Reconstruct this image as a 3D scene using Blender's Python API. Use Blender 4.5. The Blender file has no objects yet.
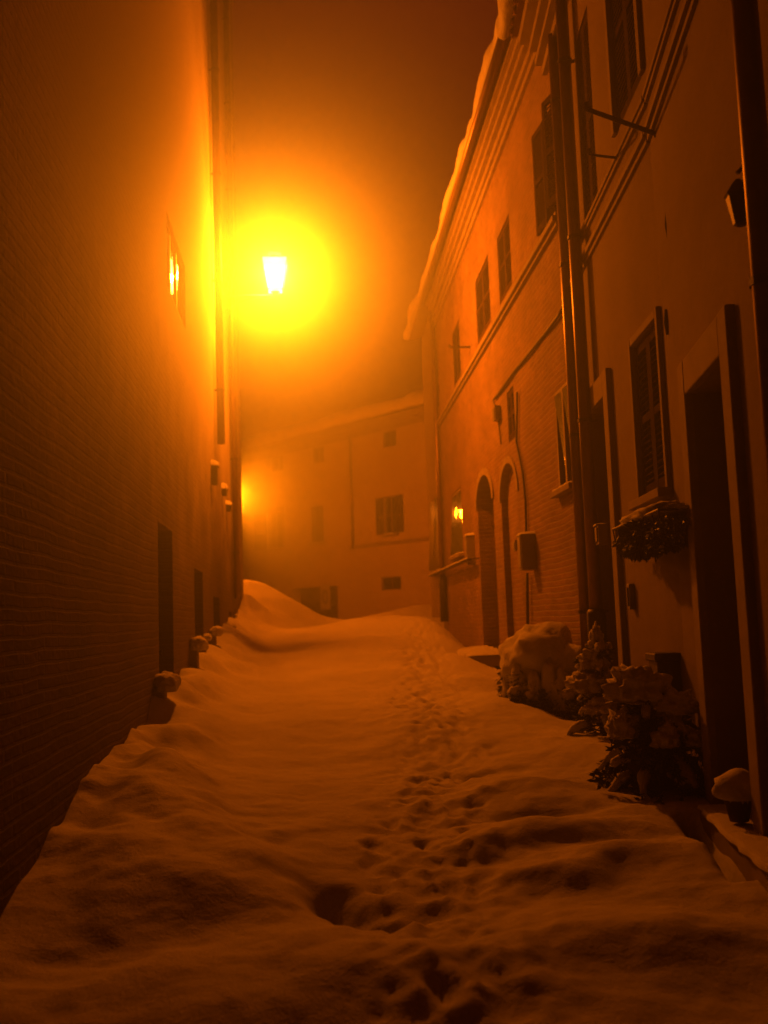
import bpy, bmesh, math, random
from mathutils import Vector, Matrix, noise
random.seed(7)
rad = math.radians
S = bpy.context.scene
COL = S.collection

# ------------------------------------------------------------------ camera
PITCH, ROLL, FPX = rad(6.2), rad(2.0), 1000.0
CAM = Vector((0, 0, 1.6))
FW = Vector((0, math.cos(PITCH), math.sin(PITCH)))
_U0 = Vector((0, -math.sin(PITCH), math.cos(PITCH))); _R0 = Vector((1, 0, 0))
RT = _R0 * math.cos(ROLL) - _U0 * math.sin(ROLL)
UP = _U0 * math.cos(ROLL) + _R0 * math.sin(ROLL)
cd = bpy.data.cameras.new('camera'); cam = bpy.data.objects.new('camera', cd); COL.objects.link(cam)
cd.sensor_fit = 'VERTICAL'; cd.sensor_height = 36; cd.lens = FPX / 1024 * 36
cd.dof.use_dof = True; cd.dof.focus_distance = 7.0; cd.dof.aperture_fstop = 1.7   # the hand-held night shot is a little soft
cd.clip_start = .05; cd.clip_end = 600
m = Matrix((RT, UP, -FW)).transposed().to_4x4(); m.translation = CAM
cam.matrix_world = m
S.camera = cam

# ------------------------------------------------------------------ night sky, exposure, render
w = bpy.data.worlds.new('World'); S.world = w; w.use_nodes = True
bg = w.node_tree.nodes['Background']
bg.inputs[0].default_value = (1.0, .07, .03, 1); bg.inputs[1].default_value = .11
S.view_settings.view_transform = 'Standard'; S.view_settings.look = 'None'
S.view_settings.exposure = 0; S.view_settings.gamma = 1
S.render.engine = 'CYCLES'
cy = S.cycles
cy.max_bounces = 6; cy.diffuse_bounces = 3; cy.glossy_bounces = 3; cy.transmission_bounces = 2
cy.volume_bounces = 0; cy.transparent_max_bounces = 8
cy.sample_clamp_indirect = 0.6; cy.sample_clamp_direct = 0
cy.use_denoising = True
try: cy.denoiser = 'OPENIMAGEDENOISE'
except Exception: pass
cy.caustics_reflective = False; cy.caustics_refractive = False
LAMP_COL = (1.0, .185, .002)
LAMP_W, LAMP2_W = 3450, 2300
HAZE_D, HAZE_G = .034, .92

# ------------------------------------------------------------------ helpers
def ray(px, py): return FW + RT * ((px - 384) / FPX) + UP * ((512 - py) / FPX)
def mirror_normal(p, light):
    a = (CAM - p).normalized(); b = (light - p).normalized()
    return (a + b).normalized()

class Frame:
    """wall frame: x along the wall, y towards the street, z up"""
    def __init__(s, o, u):
        s.o = Vector((o[0], o[1], 0)); u = Vector((u[0], u[1], 0)).normalized(); s.u = u
        s.n = Vector((-u.y, u.x, 0))
        s.M = Matrix(((u.x, s.n.x, 0, s.o.x), (u.y, s.n.y, 0, s.o.y), (0, 0, 1, 0), (0, 0, 0, 1)))
    def at(s, px, py, d=0.0):
        r = ray(px, py); p0 = s.o + s.n * d
        t = (p0 - CAM).dot(s.n) / r.dot(s.n); p = CAM + r * t
        return ((p - s.o).dot(s.u), p.z)
    def s(s_, px, py, d=0.0): return s_.at(px, py, d)[0]
    def z(s_, px, py, d=0.0): return s_.at(px, py, d)[1]
    def W(s, a, d, z): return s.o + s.u * a + s.n * d + Vector((0, 0, z))
I4 = Matrix.Identity(4)

class MB:
    def __init__(s): s.v = []; s.f = []
    def face(s, pts):
        b = len(s.v); s.v += [tuple(p) for p in pts]; s.f.append(tuple(range(b, b + len(pts))))
    def box(s, x0, x1, y0, y1, z0, z1, M=None):
        if x0 > x1: x0, x1 = x1, x0
        if y0 > y1: y0, y1 = y1, y0
        if z0 > z1: z0, z1 = z1, z0
        c = [(x0,y0,z0),(x1,y0,z0),(x1,y1,z0),(x0,y1,z0),(x0,y0,z1),(x1,y0,z1),(x1,y1,z1),(x0,y1,z1)]
        if M is not None: c = [tuple(M @ Vector(q)) for q in c]
        b = len(s.v); s.v += c
        s.f += [tuple(b+i for i in q) for q in ((0,3,2,1),(4,5,6,7),(0,1,5,4),(1,2,6,5),(2,3,7,6),(3,0,4,7))]
        return s
    def tube(s, pts, r, n=10, cap=True):
        pts = [Vector(p) for p in pts]; rs = r if isinstance(r, (list, tuple)) else [r] * len(pts)
        rings = []; prev = None
        for i, p in enumerate(pts):
            t = (pts[min(i+1, len(pts)-1)] - pts[max(i-1, 0)]).normalized()
            a = prev if prev is not None else (Vector((1, 0, 0)) if abs(t.x) < .8 else Vector((0, 1, 0)))
            x = (a - t * a.dot(t)).normalized(); y = t.cross(x); prev = x
            b = len(s.v)
            for k in range(n):
                an = 2 * math.pi * k / n
                s.v.append(tuple(p + x * math.cos(an) * rs[i] + y * math.sin(an) * rs[i]))
            rings.append(b)
        for a, b in zip(rings, rings[1:]):
            for k in range(n): s.f.append((a+k, a+(k+1) % n, b+(k+1) % n, b+k))
        if cap:
            s.f.append(tuple(rings[0]+k for k in reversed(range(n)))); s.f.append(tuple(rings[-1]+k for k in range(n)))
        return s
    def lathe(s, c, prof, n=20):
        rings = []
        for r, z in prof:
            b = len(s.v); rings.append(b)
            for k in range(n):
                a = 2 * math.pi * k / n
                s.v.append((c[0] + r * math.cos(a), c[1] + r * math.sin(a), c[2] + z))
        for a, b in zip(rings, rings[1:]):
            for k in range(n): s.f.append((a+k, a+(k+1) % n, b+(k+1) % n, b+k))
        s.f.append(tuple(rings[0]+k for k in reversed(range(n)))); s.f.append(tuple(rings[-1]+k for k in range(n)))
        return s
    def prism(s, outline, y0, y1):
        """outline: list of (x,z) counter-clockwise seen from -y"""
        n = len(outline); b = len(s.v)
        s.v += [(x, y0, z) for x, z in outline] + [(x, y1, z) for x, z in outline]
        s.f.append(tuple(b+i for i in range(n))); s.f.append(tuple(b+n+i for i in reversed(range(n))))
        for i in range(n): s.f.append((b+i, b+n+i, b+n+(i+1) % n, b+(i+1) % n))
        return s
    def blob(s, c, r, seed=0, amp=.18, sub=3, freq=1.6, flat=None):
        bm = bmesh.new(); bmesh.ops.create_icosphere(bm, subdivisions=sub, radius=1)
        b = len(s.v); off = Vector((seed * 3.17, seed * 1.7, seed * .9))
        for v in bm.verts:
            d = 1 + amp * noise.noise(v.co * freq + off) + amp * .55 * noise.noise(v.co * freq * 2.7 + off) + amp * .3 * noise.noise(v.co * freq * 6.5 + off)
            p = Vector((v.co.x * r[0] * d, v.co.y * r[1] * d, v.co.z * r[2] * d))
            if flat is not None and p.z < flat * r[2]: p.z = flat * r[2] + (p.z - flat * r[2]) * .15
            s.v.append(tuple(p + Vector(c)))
        for f in bm.faces: s.f.append(tuple(b + q.index for q in f.verts))
        bm.free(); return s
    def build(s, name, mat, parent=None, M=I4, smooth=False, bevel=0):
        me = bpy.data.meshes.new(name); me.from_pydata(s.v, [], s.f); me.update()
        bm = bmesh.new(); bm.from_mesh(me); bmesh.ops.recalc_face_normals(bm, faces=bm.faces); bm.to_mesh(me); bm.free()
        o = bpy.data.objects.new(name, me); COL.objects.link(o)
        if mat: me.materials.append(mat)
        if smooth:
            for p in me.polygons: p.use_smooth = True
        place(o, M, parent)
        if bevel:
            b = o.modifiers.new('bevel', 'BEVEL'); b.width = bevel; b.segments = 2; b.limit_method = 'ANGLE'
        return o

WM = {}
def place(o, M, parent=None):
    WM[o.name] = M.copy()
    if parent is not None:
        o.parent = parent; o.matrix_local = WM[parent.name].inverted() @ M
    else: o.matrix_local = M
    return o
def tag(o, label=None, cat=None, group=None, kind=None):
    if label: o['label'] = label
    if cat: o['category'] = cat
    if group: o['group'] = group
    if kind: o['kind'] = kind
    return o
def thing(name, M, label, cat, group=None):
    o = bpy.data.objects.new(name, None); COL.objects.link(o); o.empty_display_size = .2
    place(o, M); return tag(o, label, cat, group)

# ------------------------------------------------------------------ materials
def newmat(name):
    mt = bpy.data.materials.new(name); mt.use_nodes = True; nt = mt.node_tree
    return mt, nt, nt.nodes['Principled BSDF']
def N(nt, t, **kw):
    n = nt.nodes.new(t)
    for k, v in kw.items():
        if k in n.inputs: n.inputs[k].default_value = v
        else: setattr(n, k, v)
    return n
def coord(nt, scale=(1, 1, 1), rot=(0, 0, 0)):
    tc = N(nt, 'ShaderNodeTexCoord'); mp = N(nt, 'ShaderNodeMapping')
    mp.inputs['Scale'].default_value = scale; mp.inputs['Rotation'].default_value = rot
    nt.links.new(tc.outputs['Object'], mp.inputs['Vector']); return mp.outputs[0]
def noise_mat(name, c0, c1, scale=4, rough=.9, bump=.3, bscale=30, bdist=.01, stretch=(1, 1, 1), metal=0, lo=.3, hi=.7, spec=.5):
    mt, nt, b = newmat(name); v = coord(nt, stretch)
    n = N(nt, 'ShaderNodeTexNoise', Scale=scale, Detail=6, Roughness=.65); nt.links.new(v, n.inputs['Vector'])
    r = N(nt, 'ShaderNodeValToRGB'); e = r.color_ramp.elements
    e[0].color = (*c0, 1); e[1].color = (*c1, 1); e[0].position = lo; e[1].position = hi
    nt.links.new(n.outputs[0], r.inputs[0]); nt.links.new(r.outputs[0], b.inputs['Base Color'])
    b.inputs['Roughness'].default_value = rough; b.inputs['Metallic'].default_value = metal; b.inputs['Specular IOR Level'].default_value = spec
    if bump:
        n2 = N(nt, 'ShaderNodeTexNoise', Scale=bscale, Detail=5, Roughness=.6); nt.links.new(v, n2.inputs['Vector'])
        bp = N(nt, 'ShaderNodeBump', Strength=bump, Distance=bdist); nt.links.new(n2.outputs[0], bp.inputs['Height'])
        nt.links.new(bp.outputs[0], b.inputs['Normal'])
    return mt
def brick_mat(name, ca, cb, mortar, scale=1.0, plaster=.0, bump=.6, rough=.9):
    mt, nt, b = newmat(name); v = coord(nt, (1, 1, 1), (rad(90), 0, 0))
    # noise-warped courses so that no row is ruler straight
    wn = N(nt, 'ShaderNodeTexNoise', Scale=.9, Detail=3); nt.links.new(v, wn.inputs['Vector'])
    sub = N(nt, 'ShaderNodeVectorMath', operation='SUBTRACT'); nt.links.new(wn.outputs['Color'], sub.inputs[0]); sub.inputs[1].default_value = (.5, .5, .5)
    sc = N(nt, 'ShaderNodeVectorMath', operation='SCALE'); sc.inputs['Scale'].default_value = .08; nt.links.new(sub.outputs[0], sc.inputs[0])
    ad = N(nt, 'ShaderNodeVectorMath', operation='ADD'); nt.links.new(v, ad.inputs[0]); nt.links.new(sc.outputs[0], ad.inputs[1])
    br = N(nt, 'ShaderNodeTexBrick', Scale=scale); nt.links.new(ad.outputs[0], br.inputs['Vector'])
    br.inputs['Color1'].default_value = (*ca, 1); br.inputs['Color2'].default_value = (*cb, 1); br.inputs['Mortar'].default_value = (*mortar, 1)
    br.inputs['Mortar Size'].default_value = .012; br.inputs['Brick Width'].default_value = .29; br.inputs['Row Height'].default_value = .072
    br.inputs['Mortar Smooth'].default_value = .4; br.inputs['Bias'].default_value = -.1
    n = N(nt, 'ShaderNodeTexNoise', Scale=1.3, Detail=7, Roughness=.7); nt.links.new(v, n.inputs['Vector'])
    mr = N(nt, 'ShaderNodeMapRange'); mr.inputs[1].default_value = .3; mr.inputs[2].default_value = .7; mr.inputs[3].default_value = .62; mr.inputs[4].default_value = 1.25
    nt.links.new(n.outputs[0], mr.inputs[0])
    mx = N(nt, 'ShaderNodeMix', data_type='RGBA', blend_type='MULTIPLY'); mx.inputs[0].default_value = 1
    nt.links.new(br.outputs[0], mx.inputs[6]); nt.links.new(mr.outputs[0], mx.inputs[7])
    nt.links.new(mx.outputs[2], b.inputs['Base Color']); b.inputs['Roughness'].default_value = rough
    n2 = N(nt, 'ShaderNodeTexNoise', Scale=22, Detail=5); nt.links.new(v, n2.inputs['Vector'])
    ma = N(nt, 'ShaderNodeMath', operation='MULTIPLY_ADD'); nt.links.new(br.outputs['Fac'], ma.inputs[0]); ma.inputs[1].default_value = -1.0; nt.links.new(n2.outputs[0], ma.inputs[2])
    bp = N(nt, 'ShaderNodeBump', Strength=bump, Distance=.014); nt.links.new(ma.outputs[0], bp.inputs['Height'])
    nt.links.new(bp.outputs[0], b.inputs['Normal'])
    return mt

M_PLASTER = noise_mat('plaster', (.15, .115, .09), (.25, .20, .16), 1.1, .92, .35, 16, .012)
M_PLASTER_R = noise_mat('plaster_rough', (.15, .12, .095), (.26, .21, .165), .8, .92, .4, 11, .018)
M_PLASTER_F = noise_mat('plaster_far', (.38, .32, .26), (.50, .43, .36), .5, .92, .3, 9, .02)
M_BRICK = brick_mat('brick_warm', (.24, .145, .095), (.16, .095, .065), (.27, .22, .175))
M_BRICK_L = brick_mat('brick_dark', (.2, .115, .08), (.125, .075, .055), (.24, .19, .15), bump=.9)
def paint_glow_on_brick():  # dark brick turning pale with height: the lamp's glow painted into the wall colour
    mt = brick_mat('glow_painted_brick', (.105, .06, .042), (.065, .038, .028), (.115, .085, .065), bump=.55); nt = mt.node_tree; b = nt.nodes['Principled BSDF']
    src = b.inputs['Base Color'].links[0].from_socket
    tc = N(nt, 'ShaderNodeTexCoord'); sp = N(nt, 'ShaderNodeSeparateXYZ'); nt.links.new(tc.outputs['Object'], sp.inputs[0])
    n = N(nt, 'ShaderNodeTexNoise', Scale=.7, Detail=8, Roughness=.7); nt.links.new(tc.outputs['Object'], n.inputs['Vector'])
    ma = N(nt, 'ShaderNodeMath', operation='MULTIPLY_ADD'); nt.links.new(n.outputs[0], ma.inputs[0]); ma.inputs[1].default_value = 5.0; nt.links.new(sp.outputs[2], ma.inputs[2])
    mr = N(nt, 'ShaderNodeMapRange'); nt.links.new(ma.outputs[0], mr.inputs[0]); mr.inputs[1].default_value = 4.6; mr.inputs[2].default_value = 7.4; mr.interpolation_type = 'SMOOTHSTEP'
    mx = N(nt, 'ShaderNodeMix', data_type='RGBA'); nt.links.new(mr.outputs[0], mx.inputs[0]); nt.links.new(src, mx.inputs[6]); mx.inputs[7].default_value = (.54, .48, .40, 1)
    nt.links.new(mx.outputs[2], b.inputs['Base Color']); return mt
M_BRICK_GLOW = paint_glow_on_brick()
M_STONE = noise_mat('stone_trim', (.20, .165, .13), (.31, .265, .215), 5, .85, .3, 40, .006)
M_WOOD = noise_mat('door_wood', (.035, .018, .01), (.075, .04, .022), 6, .7, .3, 40, .004, (6, 1, .6), spec=.2)
M_SHUT = noise_mat('shutter_wood', (.03, .018, .012), (.06, .035, .022), 5, .95, .25, 50, .003, (6, 1, .6), spec=.03)
M_FRAME = noise_mat('window_frame', (.10, .07, .05), (.17, .12, .085), 5, .5, .2, 50, .003)
M_PIPE = noise_mat('pipe_metal', (.13, .08, .055), (.24, .15, .1), 7, .42, .15, 30, .003, metal=.6)
M_IRON = noise_mat('iron', (.02, .018, .017), (.05, .045, .04), 12, .55, .3, 60, .003, metal=.5)
M_TILE = noise_mat('roof_tile', (.12, .06, .04), (.26, .13, .08), 3, .9, .5, 20, .02)
M_LEAF = noise_mat('evergreen_leaf', (.012, .022, .009), (.035, .055, .02), 12, .6, 0)
M_STEM = noise_mat('stem_bark', (.03, .02, .013), (.07, .045, .03), 12, .9, .2, 60, .003)
M_POT = noise_mat('dark_clay', (.03, .017, .012), (.07, .035, .024), 8, .8, .3, 50, .004)
M_PLAST = noise_mat('grey_box', (.14, .13, .12), (.22, .2, .18), 6, .5, .1, 40, .002)
M_SIGN = noise_mat('enamel_white', (.32, .32, .3), (.42, .42, .4), 4, .35, 0)
M_CABLE = noise_mat('cable_rubber', (.015, .013, .012), (.03, .027, .025), 12, .6, 0)

def snow_mat():
    mt, nt, b = newmat('snow_surface'); v = coord(nt)
    b.inputs['Base Color'].default_value = (.80, .79, .78, 1); b.inputs['Roughness'].default_value = .75
    b.inputs['Specular IOR Level'].default_value = .3
    n1 = N(nt, 'ShaderNodeTexNoise', Scale=9, Detail=6, Roughness=.6); n2 = N(nt, 'ShaderNodeTexNoise', Scale=70, Detail=3, Roughness=.6)
    nt.links.new(v, n1.inputs['Vector']); nt.links.new(v, n2.inputs['Vector'])
    b1 = N(nt, 'ShaderNodeBump', Strength=.4, Distance=.03); nt.links.new(n1.outputs[0], b1.inputs['Height'])
    b2 = N(nt, 'ShaderNodeBump', Strength=.35, Distance=.008); nt.links.new(n2.outputs[0], b2.inputs['Height'])
    nt.links.new(b1.outputs[0], b2.inputs['Normal']); nt.links.new(b2.outputs[0], b.inputs['Normal'])
    r = N(nt, 'ShaderNodeMapRange'); r.inputs[3].default_value = .50; r.inputs[4].default_value = .62
    nt.links.new(n1.outputs[0], r.inputs[0]); cb = N(nt, 'ShaderNodeCombineColor')
    for i in range(3): nt.links.new(r.outputs[0], cb.inputs[i])
    nt.links.new(cb.outputs[0], b.inputs['Base Color'])
    return mt
M_SNOW = snow_mat()
def glass_mat():
    """old hand-drawn window glass before a dark room: ripples run across the pane"""
    mt, nt, b = newmat('old_window_glass')
    b.inputs['Base Color'].default_value = (.012, .011, .01, 1); b.inputs['Roughness'].default_value = .018; b.inputs['IOR'].default_value = 1.6
    v = coord(nt, (.12, .12, 9)); n = N(nt, 'ShaderNodeTexNoise', Scale=2.2, Detail=2); nt.links.new(v, n.inputs['Vector'])
    bp = N(nt, 'ShaderNodeBump', Strength=.3, Distance=.005); nt.links.new(n.outputs[0], bp.inputs['Height'])
    nt.links.new(bp.outputs[0], b.inputs['Normal']); return mt
M_GLASS = glass_mat()
def lampglass(name, strength):
    mt = bpy.data.materials.new(name); mt.use_nodes = True; nt = mt.node_tree; nt.nodes.clear()
    o = nt.nodes.new('ShaderNodeOutputMaterial'); a = nt.nodes.new('ShaderNodeAddShader')
    t = nt.nodes.new('ShaderNodeBsdfTransparent'); e = nt.nodes.new('ShaderNodeEmission')
    t.inputs[0].default_value = (.97, .97, .95, 1)
    e.inputs[0].default_value = (1, .27, .03, 1); e.inputs[1].default_value = strength
    nt.links.new(t.outputs[0], a.inputs[0]); nt.links.new(e.outputs[0], a.inputs[1]); nt.links.new(a.outputs[0], o.inputs[0])
    return mt
M_LAMPGLASS = lampglass('lit_lamp_glass', 60); M_LAMPGLASS2 = lampglass('lit_lamp_glass_small', 1.2)
M_GREYPAINT = noise_mat('grey_lamp_paint', (.45, .43, .4), (.6, .57, .53), 8, .5, 0)

# ------------------------------------------------------------------ ground profile
def sstep(a, b, x):
    t = min(1, max(0, (x - a) / (b - a))); return t * t * (3 - 2 * t)
FOOT = []
_rf = random.Random(3)
yy = 3.2
while yy < 19:
    # the trodden line wanders a little and runs right of the middle
    cx = .22 + .10 * math.sin(yy * .9) + .16 * sstep(5, 9, yy) + .14 * sstep(9, 14, yy)
    for sd in (-1, 1, 0):
        if _rf.random() < (.6 if sd == 0 else .12): continue
        FOOT.append((cx + sd * .15 + _rf.uniform(-.19, .19), yy + sd * .16 + _rf.uniform(-.15, .15), _rf.uniform(.045, .08), _rf.uniform(.07, .14), _rf.uniform(.02, .05) * (.4 if yy < 4.8 else .7)))
    yy += .21
GRADE = lambda y: -.10 + .075 * y if y < 20 else 1.40 + .15 * (1 - math.exp(-(y - 20) / 2.5))
def gs(x, y, cx, cy, rx, ry, rot=0):
    dx, dy = x - cx, y - cy
    if rot: c, s_ = math.cos(rot), math.sin(rot); dx, dy = dx * c + dy * s_, -dx * s_ + dy * c
    q = (dx / rx) ** 2 + (dy / ry) ** 2
    return math.exp(-q) if q < 12 else 0.0
def leftwall(y): return -1.38 - .085 * y
def rightwall(y): return (1.38 + .1 * y) if y < 7.19 else (2.10 + .016 * (y - 7.19) if y < 11.15 else 2.16 - .064 * (y - 11.15))
def snow_h(x, y):
    h = GRADE(y)
    P = Vector((x, y, 0))
    if y < 40 and abs(x) < 12:
        h += .10 * noise.noise(P * .55 + Vector((3, 0, 0))) + .05 * noise.noise(P * 1.3) + .018 * noise.noise(P * 3.4) + .005 * noise.noise(P * 11)
    dl = x - leftwall(y); dr = rightwall(y) - x
    if y < 24:
        # bank piled along the left wall, with knobbly edge
        bk = math.exp(-(max(dl, 0) / .55) ** 2)
        h += bk * (.22 + .20 * noise.noise(Vector((x * 2.2, y * 1.8, 4))) + .035 * noise.noise(Vector((x * 5, y * 4, 1)))) * sstep(3.2, 6.5, y)
        h += .11 * math.exp(-(max(dl, 0) / .4) ** 2) * sstep(7, 10, y)
        # shallow trough along the right houses
        h -= .26 * math.exp(-(max(dr, 0) / .75) ** 2) * sstep(8, 12, y)
    # crest of the rise
    h += .20 * gs(x, y, -.1, 21, 1.6, 3.4) + .10 * gs(x, y, .9, 20.3, .5, 1.2)
    h -= .30 * gs(x, y, 1.75, 20, .45, 3.6)
    # dip behind the crest and the ploughed heap beyond the left corner
    h -= .18 * gs(x, y, -1.7, 24, .8, 2.0)
    h += 1.30 * gs(x, y, -3.9, 27.2, 1.7, 2.2) + .35 * gs(x, y, -3.3, 23.6, .9, 1.6)
    h += .45 * gs(x, y, 1.2, 30.5, 2.2, 1.6)
    # foreground drifts, edges broken by a warp
    x0_, y0_ = x, y
    if y < 9:
        x = x + .16 * noise.noise(Vector((x0_ * 1.9, y0_ * 1.9, 11))) + .05 * noise.noise(Vector((x0_ * 6, y0_ * 6, 12)))
        y = y + .20 * noise.noise(Vector((x0_ * 1.9, y0_ * 1.9, 13))) + .06 * noise.noise(Vector((x0_ * 6, y0_ * 6, 14)))
    h += .22 * gs(x, y, -1.15, 5.7, .50, 1.0, .35) + .16 * gs(x, y, -1.5, 6.9, .35, .6)
    h += .06 * gs(x, y, -.75, 4.05, .75, .34, -.25)
    h -= .07 * gs(x, y, -1.25, 4.35, .40, .26, .3) + .02 * gs(x, y, -.6, 4.75, .35, .3)
    h -= .19 * gs(x, y, -.26, 5.0, .15, .22, .5) + .12 * gs(x, y, -.08, 4.72, .17, .13)
    h += .05 * gs(x, y, .1, 4.1, .5, .3)
    # furrow and ridges on the right
    h -= .05 * gs(x, y, .85, 5.62, .5, .10, .22) ; h += .055 * gs(x, y, .95, 5.95, .55, .14, .28)
    h += .07 * gs(x, y, 1.0, 5.28, .6, .14, .25); h -= .05 * gs(x, y, .8, 6.35, .5, .10, .2)
    h += .07 * gs(x, y, .8, 6.9, .5, .2, .2); h -= .04 * gs(x, y, .7, 7.6, .4, .12, .1)
    h += .10 * gs(x, y, 1.1, 4.3, .5, .3)
    h += .10 * gs(x, y, 1.75, 5.1, .35, .5)
    x, y = x0_, y0_
    h += (.006 * noise.noise(Vector((x * 6, y * 6, 21))) + .004 * noise.noise(Vector((x * 14, y * 14, 22)))) if (y < 14 and abs(x) < 3) else 0
    # narrow melt gap beside the doorway
    if y < 8:
        t = (y - 5.0) / 1.2
        if -.15 < t < 1.15:
            gx = rightwall(y) - .21 - .02 * t
            h -= .30 * math.exp(-((x - gx) / .05) ** 2) * sstep(-.1, .1, t) * (1 - sstep(.9, 1.1, t))
    if 3 < y < 20 and -.4 < x < 1.4:
        wx = x + .05 * noise.noise(Vector((x * 7, y * 7, 2))); wy = y + .06 * noise.noise(Vector((x * 7, y * 7, 9)))
        tr = math.exp(-((x - .22 - .16 * sstep(5, 9, y) - .14 * sstep(9, 14, y)) / .38) ** 2)
        h += tr * (.034 * noise.noise(Vector((x * 9, y * 7, 5))) + .018 * noise.noise(Vector((x * 19, y * 16, 6))) - .03)
    for fx, fy, rx, ry, dp in FOOT:
        if 3 < y < 20 and -.4 < x < 1.4 and abs(y - fy) < .6 and abs(x - fx) < .45:
            x_, y_ = x, y; q = math.sqrt(((wx - fx) / rx) ** 2 + ((wy - fy) / ry) ** 2)
            h += -dp * (1 - sstep(.15, 1.25, q)) + dp * .2 * math.exp(-((q - 1.35) / .3) ** 2)
    # beaten strip
    return h

# ------------------------------------------------------------------ ground
def axis(parts):
    out = []
    for a, b, st in parts:
        n = max(1, round((b - a) / st)); out += [a + (b - a) * i / n for i in range(n)]
    return out + [parts[-1][1]]
xs = axis([(-70, -20, 10), (-20, -6, 1.0), (-6, -3.6, .15), (-3.6, -1.9, .06), (-1.9, 2.2, .028), (2.2, 3.2, .1), (3.2, 8, .6), (8, 70, 8)])
ys = axis([(-40, -6, 5), (-6, 3, .4), (3, 8, .028), (8, 13, .05), (13, 20, .09), (20, 30, .16), (30, 44, .5), (44, 100, 8)])
g = MB()
for y in ys:
    for x in xs: g.v.append((x, y, snow_h(x, y)))
nx = len(xs)
for j in range(len(ys) - 1):
    for i in range(nx - 1):
        a = j * nx + i; g.f.append((a, a + 1, a + nx + 1, a + nx))
tag(g.build('snowy_street', M_SNOW, smooth=True), 'deep trodden snow filling the sloping street', kind='structure')

# ------------------------------------------------------------------ wall frames
A0, B0, C0 = Vector((2.1, 7.19)), Vector((1.83, 4.5)), Vector((2.16, 11.15))
FA = Frame((2.1, 7.19), (.016, 1)); FB = Frame((1.93 - .55 + .0, 0), (.1, 1)); FC = Frame((2.16, 11.15), (-.064, 1))
FL = Frame((-1.38 - .085 * 23.45, 23.45), (.085, -1))     # runs towards the camera
_r = ray(425, 560); _t = 33 / _r.y; FFo = CAM + _r * _t
FF = Frame((FFo.x, 33.0), (-.93, 1))
LEN_A = (C0 - A0).length

def wall(F, s0, s1, z0, z1, openings, name, mat, root, depth=.3, back=6.0, caps=True):
    """front skin with real openings (jambs of the given depth) and the body of the house behind it"""
    mb = MB()
    ss = sorted({s0, s1} | {round(v, 4) for o in openings for v in (o['s0'], o['s1'])})
    zs = sorted({z0, z1} | {round(v, 4) for o in openings for v in (o['z0'], o['z1'])})
    for a, b in zip(ss, ss[1:]):
        for c, d in zip(zs, zs[1:]):
            ms, mz = (a + b) / 2, (c + d) / 2
            if any(o['s0'] < ms < o['s1'] and o['z0'] < mz < o['z1'] for o in openings): continue
            mb.face([(a, 0, c), (b, 0, c), (b, 0, d), (a, 0, d)])
    for o in openings:
        a, b, c, d = round(o['s0'], 4), round(o['s1'], 4), round(o['z0'], 4), round(o['z1'], 4); r = -o.get('r', .16)
        mb.face([(a, 0, c), (a, r, c), (a, r, d), (a, 0, d)]); mb.face([(b, 0, c), (b, 0, d), (b, r, d), (b, r, c)])
        mb.face([(a, 0, c), (b, 0, c), (b, r, c), (a, r, c)])
        if o.get('arch'):
            rise = o['arch']; n = 14; mid = (a + b) / 2; hw = (b - a) / 2
            arc = [(mid + hw * math.cos(t), d - rise + rise * math.sin(t)) for t in [math.pi * k / n for k in range(n + 1)]]
            for k in range(n):
                p, q = arc[k], arc[k + 1]
                mb.face([(p[0], 0, p[1]), (q[0], 0, q[1]), (q[0], 0, d), (p[0], 0, d)])
                mb.face([(p[0], 0, p[1]), (q[0], 0, q[1]), (q[0], r, q[1]), (p[0], r, p[1])])
        else: mb.face([(a, 0, d), (b, 0, d), (b, r, d), (a, r, d)])
        if o.get('fill'): mb.face([(a, r, c), (b, r, c), (b, r, d), (a, r, d)])
    if caps:
        mb.face([(s0, 0, z0), (s0, -back, z0), (s0, -back, z1), (s0, 0, z1)])
        mb.face([(s1, 0, z0), (s1, -back, z0), (s1, -back, z1), (s1, 0, z1)])
        mb.face([(s0, -back, z0), (s1, -back, z0), (s1, -back, z1), (s0, -back, z1)])
        mb.face([(s0, 0, z1), (s1, 0, z1), (s1, -back, z1), (s0, -back, z1)])
    me = bpy.data.meshes.new(name); me.from_pydata(mb.v, [], mb.f)
    ob = bpy.data.objects.new(name, me); COL.objects.link(ob); me.materials.append(mat); place(ob, F.M, root)
    return ob

def pane_mesh(F, s0, s1, z0, z1, d, light=None, name='pane', parent=None):
    """one flat pane; light: the casement stands slightly ajar at the angle that catches that lamp"""
    mb = MB(); w = (s1 - s0) / 2; h = (z1 - z0) / 2; c = Vector(((s0 + s1) / 2, d, (z0 + z1) / 2))
    nrm = Vector((0, 1, 0))
    if light is not None:
        wp = F.W(*c) if not isinstance(light, tuple) else F.W(c.x, c.y, light[1])
        L = light[0] if isinstance(light, tuple) else light
        nw = mirror_normal(wp, L); nrm = Vector((nw.dot(F.u), nw.dot(F.n), nw.z)).normalized()
    t = 0.004
    zx = (Vector((0, 0, 1)) - nrm * nrm.z).normalized(); xx = nrm.cross(zx) * -1
    xx = Vector((xx.x, xx.y, xx.z))
    pts = lambda o: [c + nrm * o + xx * a * w + zx * b * h for a, b in ((-1, -1), (1, -1), (1, 1), (-1, 1))]
    f, bk = pts(t), pts(-t); mb.v += [tuple(p) for p in f + bk]
    mb.f += [(0, 1, 2, 3), (7, 6, 5, 4), (0, 4, 5, 1), (1, 5, 6, 2), (2, 6, 7, 3), (3, 7, 4, 0)]
    return mb.build(name, M_GLASS, parent, F.M)

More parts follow.
